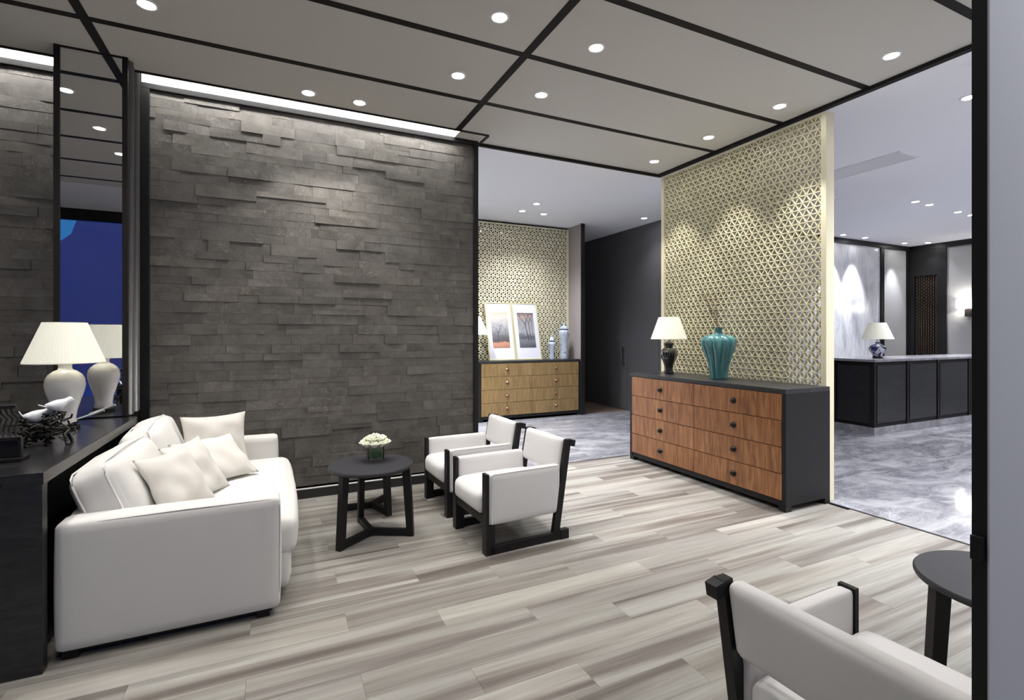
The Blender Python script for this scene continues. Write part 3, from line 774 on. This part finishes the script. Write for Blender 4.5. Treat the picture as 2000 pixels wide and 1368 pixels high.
def bird(label, loc, rz, s=1.0, tailup=.5):
    t = thing('bird_figurine', label, 'figurine', loc, rz)
    b = nb()
    # body along +x, head at +x
    rings = [(-.058, .006, .024), (-.045, .015, .020), (-.02, .026, .018), (.0, .030, .018), (.02, .028, .022), (.036, .020, .034), (.046, .017, .043), (.058, .017, .048), (.068, .012, .047), (.076, .005, .043), (.086, .001, .040)]
    rr = []
    for (x, r, z) in rings: rr.append([b.verts.new((x*s, r*1.22*s*math.cos(2*PI*i/16), (z+r*1.2*math.sin(2*PI*i/16)+.016)*s)) for i in range(16)])
    for A, B in zip(rr, rr[1:]):
        for i in range(16): b.faces.new((A[i], A[(i+1) % 16], B[(i+1) % 16], B[i]))
    b.faces.new(rr[0]); b.faces.new(rr[-1]); bmesh.ops.recalc_face_normals(b, faces=b.faces[:])
    obj('body', b, M['porcelain2'], t, True)
    b = nb(); add_rbox(b, -.04*s, .0, -.012*s, .012*s, -.004*s, .004*s, .003, 6)
    for vv in b.verts: x, z = vv.co.x, vv.co.z; vv.co = Vector((-.05*s+x*math.cos(tailup)+0, vv.co.y, .03*s-x*math.sin(tailup)*1.2+z))
    obj('tail', b, M['porcelain2'], t, True)
    for sgn in (-1, 1):
        b = nb(); add_sphere(b, (-.008*s, sgn*.024*s, .036*s), .022*s, (1.5, .35, .7)); obj('wing', b, M['porcelain2'], t, True)
bird('white porcelain bird with its tail raised, further left on the carved root', (-1.175, 3.60, 1.017), 0.25, .95, .95)
bird('white porcelain bird perched higher at the right end of the carved root', (-1.085, 3.60, 1.072), 0.5, .92, .35)
b = nb(); add_tube(b, [(-.08, 0, .02), (0, 0, .045), (.08, 0, .075)], .004, 8, .010)
tag(obj('porcelain_rod', b, M['porcelain2'], None, True, (-1.16, 4.42, .89)), 'slender white tapering rod lying near the foot of the mirror', 'rod')
b = nb(); add_box(b, -.09, -.082, -.02, .02, 0, .045); 
obj('rod_rest', b, M['black'], None, False, (0, 0, 0)) if False else b.free()
# black carved fan-shaped stand at the left edge
fs = thing('carved_black_stand', 'black carved wooden stand with curled ribs at the left edge of the console', 'stand', (-1.215, 3.22, .89))
for k in range(12):
    b = nb(); x = -.12+k*.02
    add_tube(b, [(x-.02, -.03, .26), (x-.012, -.03, .23), (x+.008, -.03, .205), (x, -.03, .18), (x-.008, -.03, .15), (x+.004, -.03, .12)], .0045, 6, .003); obj('curled_rib', b, M['root'], fs, True)
box_obj('base', M['root'], fs, -.14, .125, -.05, .05, 0, .02, bev=.004); box_obj('top_rail', M['root'], fs, -.14, .10, -.042, -.018, .255, .272, bev=.003)
box_obj('mid_rail', M['root'], fs, -.14, .12, -.042, -.018, .10, .12, bev=.003)
box_obj('side_panel', M['root'], fs, -.135, .12, -.028, -.012, .02, .115, bev=.003)
for x in (-.135, .11): box_obj('post', M['root'], fs, x, x+.012, -.042, -.018, .02, .255 if x < 0 else .11)
for k in range(2): box_obj('pale_inlay', mat('pale_inlay', (.75, .66, .66), .4), fs, -.04+k*.035, -.02+k*.035, -.044, -.041, .135+.01*k, .165+.01*k)

# ================================================================== SOFA
sf = thing('sofa', 'white linen sofa backed against the long black console', 'sofa', (0, 0, 0))
SX0, SX1, SYa, SYb = -.905, .03, 2.945, 4.885
def soft_obj(name, parent, m, *a, **k):
    b = nb(); add_rbox(b, *a, **k); return obj(name, b, m, parent, True)
def arm(y0, y1):
    o = soft_obj('arm', sf, M['sofa'], SX0, SX1, y0, y1, .04, .632, .028, n=14, bul=(.008, .006, .004))
    return o
arm(SYa, SYa+.16); arm(SYb-.16, SYb)
for y in (SYa+.010,):
    b = nb(); add_tube(b, [(SX0+.02, y, .618), (SX0+.2, y-.001, .623), (-.4, y-.002, .627), (SX1-.05, y-.001, .623), (SX1-.018, y, .612), (SX1-.002, y+.002, .58), (SX1-.001, y+.001, .12)], .0022, 6); obj('seam', b, M['seam'], sf, True)
soft_obj('back_frame', sf, M['sofa'], SX0, SX0+.15, SYa+.155, SYb-.155, .075, .63, .03, n=12, bul=(.004, 0, .004))
soft_obj('seat_base', sf, M['sofa'], SX0+.14, SX1-.01, SYa+.16, SYb-.16, .075, .30, .02, n=10)
soft_obj('seat_cushion', sf, M['sofa'], -.75, .125, SYa+.17, SYb-.17, .225, .465, .075, n=16, bul=(.022, 0, .025), wob=.006)
soft_obj('seat_skirt', sf, M['sofa'], SX1-.06, .09, SYa+.18, SYb-.18, .05, .29, .045, n=8, bul=(.012, 0, 0))
for (x, y) in ((-.85, 3.0), (-.05, 3.0), (-.85, 4.83), (-.05, 4.83)): box_obj('foot', M['black'], sf, x-.03, x+.03, y-.03, y+.03, 0, .045)
box_obj('dust_cover', M['black'], sf, SX0+.04, SX1-.04, SYa+.04, SYb-.04, .02, .045)
def cushion(name, label, W, H, T, loc, eul, m, n=22, seed=0, boxy=False):
    b = nb()
    if boxy: add_rbox(b, -W/2, W/2, -T/2, T/2, -H/2, H/2, min(T*.42, .065), n=16, bul=(.012, .035, .02), wob=.014, seed=seed)
    else: add_pillow(b, W, H, T, n, seed)
    o = obj(name, b, m, None, True); o.location = loc; o.rotation_euler = eul
    if boxy:
        for sy in (-1, 1):
            b = nb(); w2, h2, y2 = W/2-.012, H/2-.002, sy*T*.33
            add_tube(b, [(-w2-.014, y2, -h2+.04), (-w2-.014, y2, h2-.05), (-w2+.005, y2, h2-.015), (-w2+.05, y2, h2+.003), (0, y2, h2+.015), (w2-.05, y2, h2+.003), (w2-.005, y2, h2-.015), (w2+.014, y2, h2-.05), (w2+.014, y2, -h2+.04)], .0045, 6)
            obj('piping', b, m, o, True)
    return o
R_ = math.radians
# back cushions: length runs along Y, lean to the console
cA = cushion('back_cushion', '', .80, .41, .21, (-.745, 3.50, .640), (R_(-22), 0, R_(88)), M['sofa'], seed=3, boxy=True)
tag(cA, 'large plump white back cushion nearest the near arm of the sofa', 'cushion', 'back cushions of the white sofa')
cB = cushion('back_cushion', '', .78, .43, .21, (-.745, 4.30, .655), (R_(-20), 0, R_(92)), M['sofa'], seed=9, boxy=True)
tag(cB, 'large plump white back cushion at the slate wall end of the sofa', 'cushion', 'back cushions of the white sofa')
p1 = cushion('pillow', '', .45, .41, .14, (-.41, 4.50, .678), (R_(-16), 0, R_(16)), M['pillow'], seed=1)
tag(p1, 'square cream pillow standing against the far sofa arm', 'pillow', 'cream pillows on the sofa')
p2 = cushion('pillow', '', .46, .40, .15, (-.37, 4.05, .630), (R_(-50), 0, R_(40)), M['pillow'], seed=2)
tag(p2, 'cream pillow slumped in the middle of the sofa seat', 'pillow', 'cream pillows on the sofa')
p3 = cushion('pillow', '', .40, .40, .13, (-.44, 3.70, .655), (R_(-32), 0, R_(66)), M['pillow'], seed=4)
tag(p3, 'cream pillow seen edge on, third from the far sofa arm', 'pillow', 'cream pillows on the sofa')
p4 = cushion('pillow', '', .40, .40, .14, (-.50, 3.42, .650), (R_(-30), 0, R_(60)), M['pillow'], seed=5)
tag(p4, 'cream pillow with a pinched corner nearest the near sofa arm', 'pillow', 'cream pillows on the sofa')

# ================================================================== ARMCHAIRS
def armchair(label, loc, rz, hw=.302):
    """front at x=0 facing -x, width along y -.3..+.3"""
    t = thing('armchair', label, 'armchair', loc, rz)
    for s in (-1, 1):
        yo = s*hw; yi = s*(hw-.064); a, c = min(yo, yi), max(yo, yi)
        b = nb(); add_prism(b, [(0, 0), (.068, 0), (.068, .20), (.022, .20), (.022, .550), (.0, .550)], 'y', a, c); obj('front_leg', b, M['black'], t)
        soft_obj('arm_pad', t, M['chair'], .022, .60, a+.001, c-.001, .20, .548, .018, n=10, bul=(0, .006, .003))
        b = nb()
        y0, y1 = (yo-.0, yo-s*.036); yy0, yy1 = min(y0, y1), max(y0, y1)
        add_prism(b, [(.535, .05), (.590, .05), (.695, .722), (.652, .722)], 'y', yy0, yy1); obj('rear_post', b, M['black'], t)
        b = nb(); add_prism(b, [(.680, .676), (.724, .668), (.732, .712), (.688, .722)], 'y', yy0-.004, yy1+.004); obj('post_cap', b, M['black'], t)
        box_obj('runner', M['black'], t, .03, .665, yy0+.0, yy1, .005, .058, bev=.002)
        box_obj('runner_foot', M['black'], t, .60, .672, yy0-.004, yy1+.004, 0, .068, bev=.002)
        # seam piping on arm pad
        b = nb(); add_tube(b, [(.045, yo, .21), (.045, yo, .53), (.06, yo-s*.003, .543), (.585, yo-s*.003, .543)], .0016, 5); obj('seam', b, M['seam'], t, True)
    soft_obj('seat_cushion', t, M['chair'], -.025, .635, -(hw-.065), hw-.065, .255, .42, .055, n=12, bul=(.012, 0, .022))
    b = nb(); add_box(b, .01, .60, -(hw-.065), hw-.065, .215, .258); obj('seat_frame', b, M['black'], t)
    box_obj('front_rail', M['black'], t,   .005, .03, -(hw-.064), hw-.064, .20, .262)
    # back pad, tilted
    o = soft_obj('back_pad', t, M['chair'], -.032, .032, -(hw-.038), hw-.038, -.125, .125, .028, n=12, bul=(.01, 0, .004))
    o.location = (.640, 0, .600); o.rotation_euler = (0, math.atan2(.117, .672), 0)
    return t
armchair('black framed armchair with pale linen pads nearer the camera beside the round table', (1.275, 3.43, 0), R_(3.0))
armchair('black framed armchair with pale linen pads nearest the slate wall', (1.262, 4.22, 0), R_(2.0))
armchair('armchair in the right foreground seen from behind, cut off by the jamb', (1.985, .845, 0), PI+R_(2), .36)

# ================================================================== ROUND TABLES
def round_table(label, loc, H, r, rl, ang):
    t = thing('side_table', label, 'table', loc)
    b = nb(); add_lathe(b, [(r-.02, H-.03), (r-.004, H-.026), (r, H-.018), (r, H-.006), (r-.005, H)], 72); soft(obj('table_top', b, M['table_top'], t), 50)
    for a in ang:
        a = R_(a); c, s = math.cos(a), math.sin(a)
        b = nb(); w = .021
        # blade shaped leg in the radial plane
        add_prism(b, [(rl-.042, 0), (rl+.008, 0), (rl-.02, H-.03), (rl-.078, H-.03)], 'y', -w, w)
        for vv in b.verts: x, y = vv.co.x, vv.co.y; vv.co.x, vv.co.y = x*c-y*s, x*s+y*c
        obj('leg', b, M['black'], t)
        b = nb(); add_box(b, 0, rl-.04, -w*.9, w*.9, .004, .05)
        for vv in b.verts: x, y = vv.co.x, vv.co.y; vv.co.x, vv.co.y = x*c-y*s, x*s+y*c
        obj('stretcher', b, M['black'], t)
    b = nb(); add_lathe(b, [(.03, .003), (.03, .051)], 12); obj('hub', b, M['black'], t)
    return t
round_table('round black side table carrying the glass of white flowers', (.655, 3.84, 0), .535, .305, .315, (-27, 96, 217))
round_table('lower black side table tucked behind the round table with flowers', (.775, 4.44, 0), .40, .255, .275, (-72, 50, 175))
round_table('round black side table by the jamb in the right foreground', (2.585, .925, 0), .535, .305, .315, (150, 270, 30))
# vase with flowers
gv = thing('glass_vase', 'short square glass vase with green leaves on the round table', 'vase', (.70, 3.93, .536))
b = nb(); add_box(b, -.058, .058, -.058, .058, 0, .012, bev=.002); obj('vase_base', b, M['glass'], gv)
for (a, c, d, e) in ((-.058, -.054, -.058, .058), (.054, .058, -.058, .058), (-.054, .054, -.058, -.054), (-.054, .054, .054, .058)): box_obj('vase_wall', M['glass'], gv, a, c, d, e, .012, .125)
fl_ = thing('flower_posy', 'dome of cream white roses in the glass vase', 'flowers', (.70, 3.93, .536))
b = nb(); add_rbox(b, -.052, .052, -.052, .052, .016, .080, .01, 5); obj('leaf_wrap', b, M['water'], fl_, True)
heads = [(0, 0, .178)] + [(.05*math.cos(k*PI/3), .05*math.sin(k*PI/3), .160) for k in range(6)] + [(.084*math.cos(k*PI/4.5+.3), .084*math.sin(k*PI/4.5+.3), .128) for k in range(9)]
for (x, y, z) in heads:
    b = nb(); R2 = R.uniform(.9, 1.1)
    for lay, (n, rad, tilt, size) in enumerate(((3, .006, .15, .016), (5, .013, .5, .022), (7, .021, .95, .026))):
        for k in range(n):
            a = 2*PI*k/n+lay*.6+x*9
            rot = Matrix.Rotation(a, 3, 'Z') @ Matrix.Rotation(tilt, 3, 'Y')
            add_sphere(b, Vector((x, y, z)) + rot @ Vector((rad*.5, 0, size*.55)), size*R2, (.22, .8, 1.0), 8, 6, rot)
    obj('rose', b, M['petal'], fl_, True)

# ================================================================== RECEPTION COUNTER
rc = thing('reception_counter', 'long black panelled reception counter with a grey marble top', 'counter', (8.03, 4.42, 0))
LX = 4.2; LD = .60
box_obj('carcass', M['black'], rc, .02, LX, .02, LD, .11, 1.085)
box_obj('plinth', M['counter_marble'], rc, 0, LX, 0, LD+.01, 0, .11)
box_obj('counter_top', M['counter_marble'], rc, -.02, LX, -.02, LD+.03, 1.085, 1.122, bev=.003)
xs = [0.0, .86, 1.74, 2.72, 3.6, 4.2]
for x in xs[:-1]: box_obj('stile', M['black'], rc, x, x+.05, 0, .02, .11, 1.085)
for a, c in zip(xs, xs[1:]):
    p = box_obj('front_panel', M['black_oak'], rc, a+.085, c-.035, .004, .02, .17, 1.03, bev=.003)
    box_obj('panel_bead', M['black'], rc, a+.06, c-.01, .008, .02, .135, .145); box_obj('panel_bead', M['black'], rc, a+.06, c-.01, .008, .02, 1.05, 1.06)
box_obj('end_panel', M['black_oak'], rc, .008, .02, .07, LD-.05, .16, 1.03, bev=.003)
box_obj('stile', M['black'], rc, 0, .02, .02, .06, .11, 1.085); box_obj('stile', M['black'], rc, 0, .02, LD-.04, LD, .11, 1.085)

# ================================================================== SCONCE
sn = thing('wall_sconce', 'lit rectangular wall sconce on the grey reception wall', 'sconce', (13.6, 5.58, 0))
b = nb()
for (a, c, d, e) in ((-.16, -.155, -.17, .17), (-.045, -.04, -.17, .17), (-.155, -.045, -.17, -.165), (-.155, -.045, .165, .17)): add_box(b, a, c, d, e, 2.06, 2.25)
obj('lamp_shade', b, M['sconce_shade'], sn)
box_obj('mount', M['knob'], sn, -.09, 0, -.09, .05, 1.88, 2.05, bev=.004); box_obj('arm', M['knob'], sn, -.10, -.02, -.03, .0, 2.03, 2.10)
l = bpy.data.lights.new('bulb_light', 'POINT'); l.energy = 8; l.color = (1, .95, .9); l.shadow_soft_size = .03
o = bpy.data.objects.new('bulb_light', l); C.objects.link(o); o.parent = sn; o.location = (-.10, 0, 2.15)

# ================================================================== CEILING FITTINGS
vt = thing('ceiling_vent', 'long white slatted air vent in the hall ceiling', 'vent', (6.55, 4.0, ZC+.02))
for (a, c, d, e) in ((-.2, .2, -.77, -.75), (-.2, .2, 1.0, 1.02), (-.2, -.185, -.75, 1.0), (.185, .2, -.75, 1.0)): box_obj('frame_side', M['white'], vt, a, c, d, e, -.015, 0)
for k in range(14): box_obj('slat', M['vent'], vt, -.182+k*.0262, -.182+k*.0262+.018, -.75, 1.0, -.012, -.002)
b = nb(); add_lathe(b, [(.02, -.05), (.06, -.045), (.085, -.02), (.09, 0)], 28)
tag(obj('smoke_detector', b, M['vent'], None, True, (7.52, 4.75, ZC+.02)), 'round detector disc on the hall ceiling beyond the air vent', 'detector')
def downlight(label, x, y, z, W, col, ang, blend, group=None):
    t = thing('downlight', label, 'downlight', (x, y, z), 0, group)
    b = nb(); add_lathe(b, [(.046, 0), (.046, -.004), (.050, -.008), (.062, -.006), (.066, 0)], 28, cap=False); obj('trim_ring', b, M['ring'], t, True)
    b = nb(); add_lathe(b, [(.046, -.0045), (.046, -.0015)], 24); obj('lens', b, M['lamp_disc'], t)
    l = bpy.data.lights.new('spot', 'SPOT'); l.energy = W; l.color = col; l.spot_size = R_(ang); l.spot_blend = blend; l.shadow_soft_size = .035
    o = bpy.data.objects.new('spot', l); C.objects.link(o); o.parent = t; o.location = (0, 0, -.012)
    return t
G1 = 'downlights in the taupe lounge ceiling'
names = {(-.71, 3.77): 'downlight at the top left, cut by the picture edge', (1.31, 2.95): 'downlight at the top edge of the photo, left of the crossing strip', (2.07, 2.97): 'downlight just right of the long cross strip, nearer the camera',
 (4.08, 2.13): 'lounge downlight nearest the right jamb', (1.31, 3.755): 'downlight left of the cross strip, nearer the slate wall', (2.056, 3.758): 'downlight right of the cross strip, nearer the slate wall',
 (4.084, 3.03): 'downlight above the right end of the gold lattice', (4.065, 3.826): 'downlight above the middle of the gold lattice', (4.052, 4.632): 'downlight above the left end of the gold lattice'}
for (x, y), lab in names.items():
    downlight(lab, x, y, ZC, LOUNGE_W*((2.2 if y > 3 else 1.0) if x > 4 else 1.0), LOUNGE_COL, 69 if x > 4 else 105, .5 if x > 4 else .9, G1)
for x, y in ((-1.57, 3.747), (-1.56, 2.89)): downlight('downlight %s in the mirror' % ('reflected higher' if y > 3 else 'reflected lower'), x, y, ZC, LOUNGE_W, LOUNGE_COL, 105, .9, G1)
for x in (-.71, -1.57, 1.31, 2.07, 4.08):
    for y in ((2.10, 1.22) if x != -.71 else (2.95, 2.1, 1.22)):
        if x == 4.08 and y > 2: continue
        downlight('lounge downlight above the picture, outside the view', x, y, ZC, LOUNGE_W*(.8 if y > 2 else .35), LOUNGE_COL, 105, .9, 'lounge downlights outside the view')
for x, lab in ((.262, 'left downlight of the pair washing the slate wall'), (.68, 'right downlight of the pair washing the slate wall')):
    downlight(lab, x, 4.567, ZC, 44, LOUNGE_COL, 84, .45, G1)
for x, wk in ((-.8, 12), (.5, 12), (1.7, 80), (2.8, 80)): downlight('fill downlight added to the white window side ceiling, outside the view', x, -.35, ZC, wk, HALL_COL, 130, 1, 'added window side fill downlights')  # fill lamps added out of view to brighten the grey partition
ZH = ZC+.02
hall = [(5.456, 2.244, 'hall downlight cut by the black jamb', 1.3, 130), (9.005, 4.366, 'first of four downlights over the reception counter, leftmost', 1, 120), (9.418, 4.375, 'second from left of the four over the reception counter', 1, 120),
 (10.406, 4.425, 'third from left of the four over the reception counter', 1, 120), (10.881, 4.44, 'rightmost of the four over the reception counter', 1, 120),
 (10.65, 6.46, 'leftmost downlight washing the marble wall', 2.2, 58), (11.40, 6.46, 'second downlight washing the marble wall', 2.2, 58), (12.88, 6.46, 'downlight washing the grey panel beside the marble', 1.3, 58),
 (13.3, 6.2, 'downlight nearest the reception corner', .3, 100),
 (3.746, 7.504, 'left downlight of the trio before the niche', 1.0, 120), (3.745, 6.995, 'nearest downlight of the trio before the niche', 1.0, 120), (4.174, 7.538, 'right downlight of the trio before the niche', 1.0, 120), (5.929, 7.042, 'single downlight beside the black wall', .35, 100)]
for x, y, lab, k, an in hall: downlight(lab, x, y, ZH, HALL_W*k, HALL_COL, an, .6 if an == 58 else 1, 'hall downlights')
for x, y in ((5.46, 1.2), (5.46, .1), (7.4, 1.6), (7.4, .2), (9.3, 1.0), (9.3, -.3), (11.3, 1.6), (12.6, 2.4), (5.46, -.6), (4.95, 1.7), (2.1, 6.6), (1.0, 6.4), (1.95, 5.7), (2.2, 7.3)):
    downlight('added hall fill downlight, outside the view', x, y, ZH, HALL_W*(2.4 if x < 3 else 1.35), HALL_COL, 120, .9, 'added hall fill downlights outside the view')  # extra lamps added at unseen spots to raise the light in the hall
# potted plant near the window, seen only in the mirror
pp = thing('potted_plant', 'glossy leaved plant reflected at the right edge of the mirror', 'plant', (-1.87, .45, 0))
b = nb(); add_lathe(b, [(.13, 0), (.17, .3), (.19, .42), (.175, .42)], 28); soft(obj('pot', b, M['porcelain'], pp))
b = nb(); add_tube(b, [(0, 0, .4), (.03, .02, .9), (.1, 0, 1.4), (.12, .0, 1.7)], .012, 8, .006); obj('stem', b, M['twig'], pp, True)
for k in range(26):
    b = nb(); z = .8+k*.038; a = k*2.4; rot = Matrix.Rotation(a, 3, 'Z') @ Matrix.Rotation(R.uniform(-.5, .6), 3, 'Y')
    add_sphere(b, Vector((.08, 0, z)) + rot @ Vector((.10, 0, .02)), .07, (1.0, .45, .06), 10, 6, rot); obj('leaf', b, M['dleaf'], pp, True)
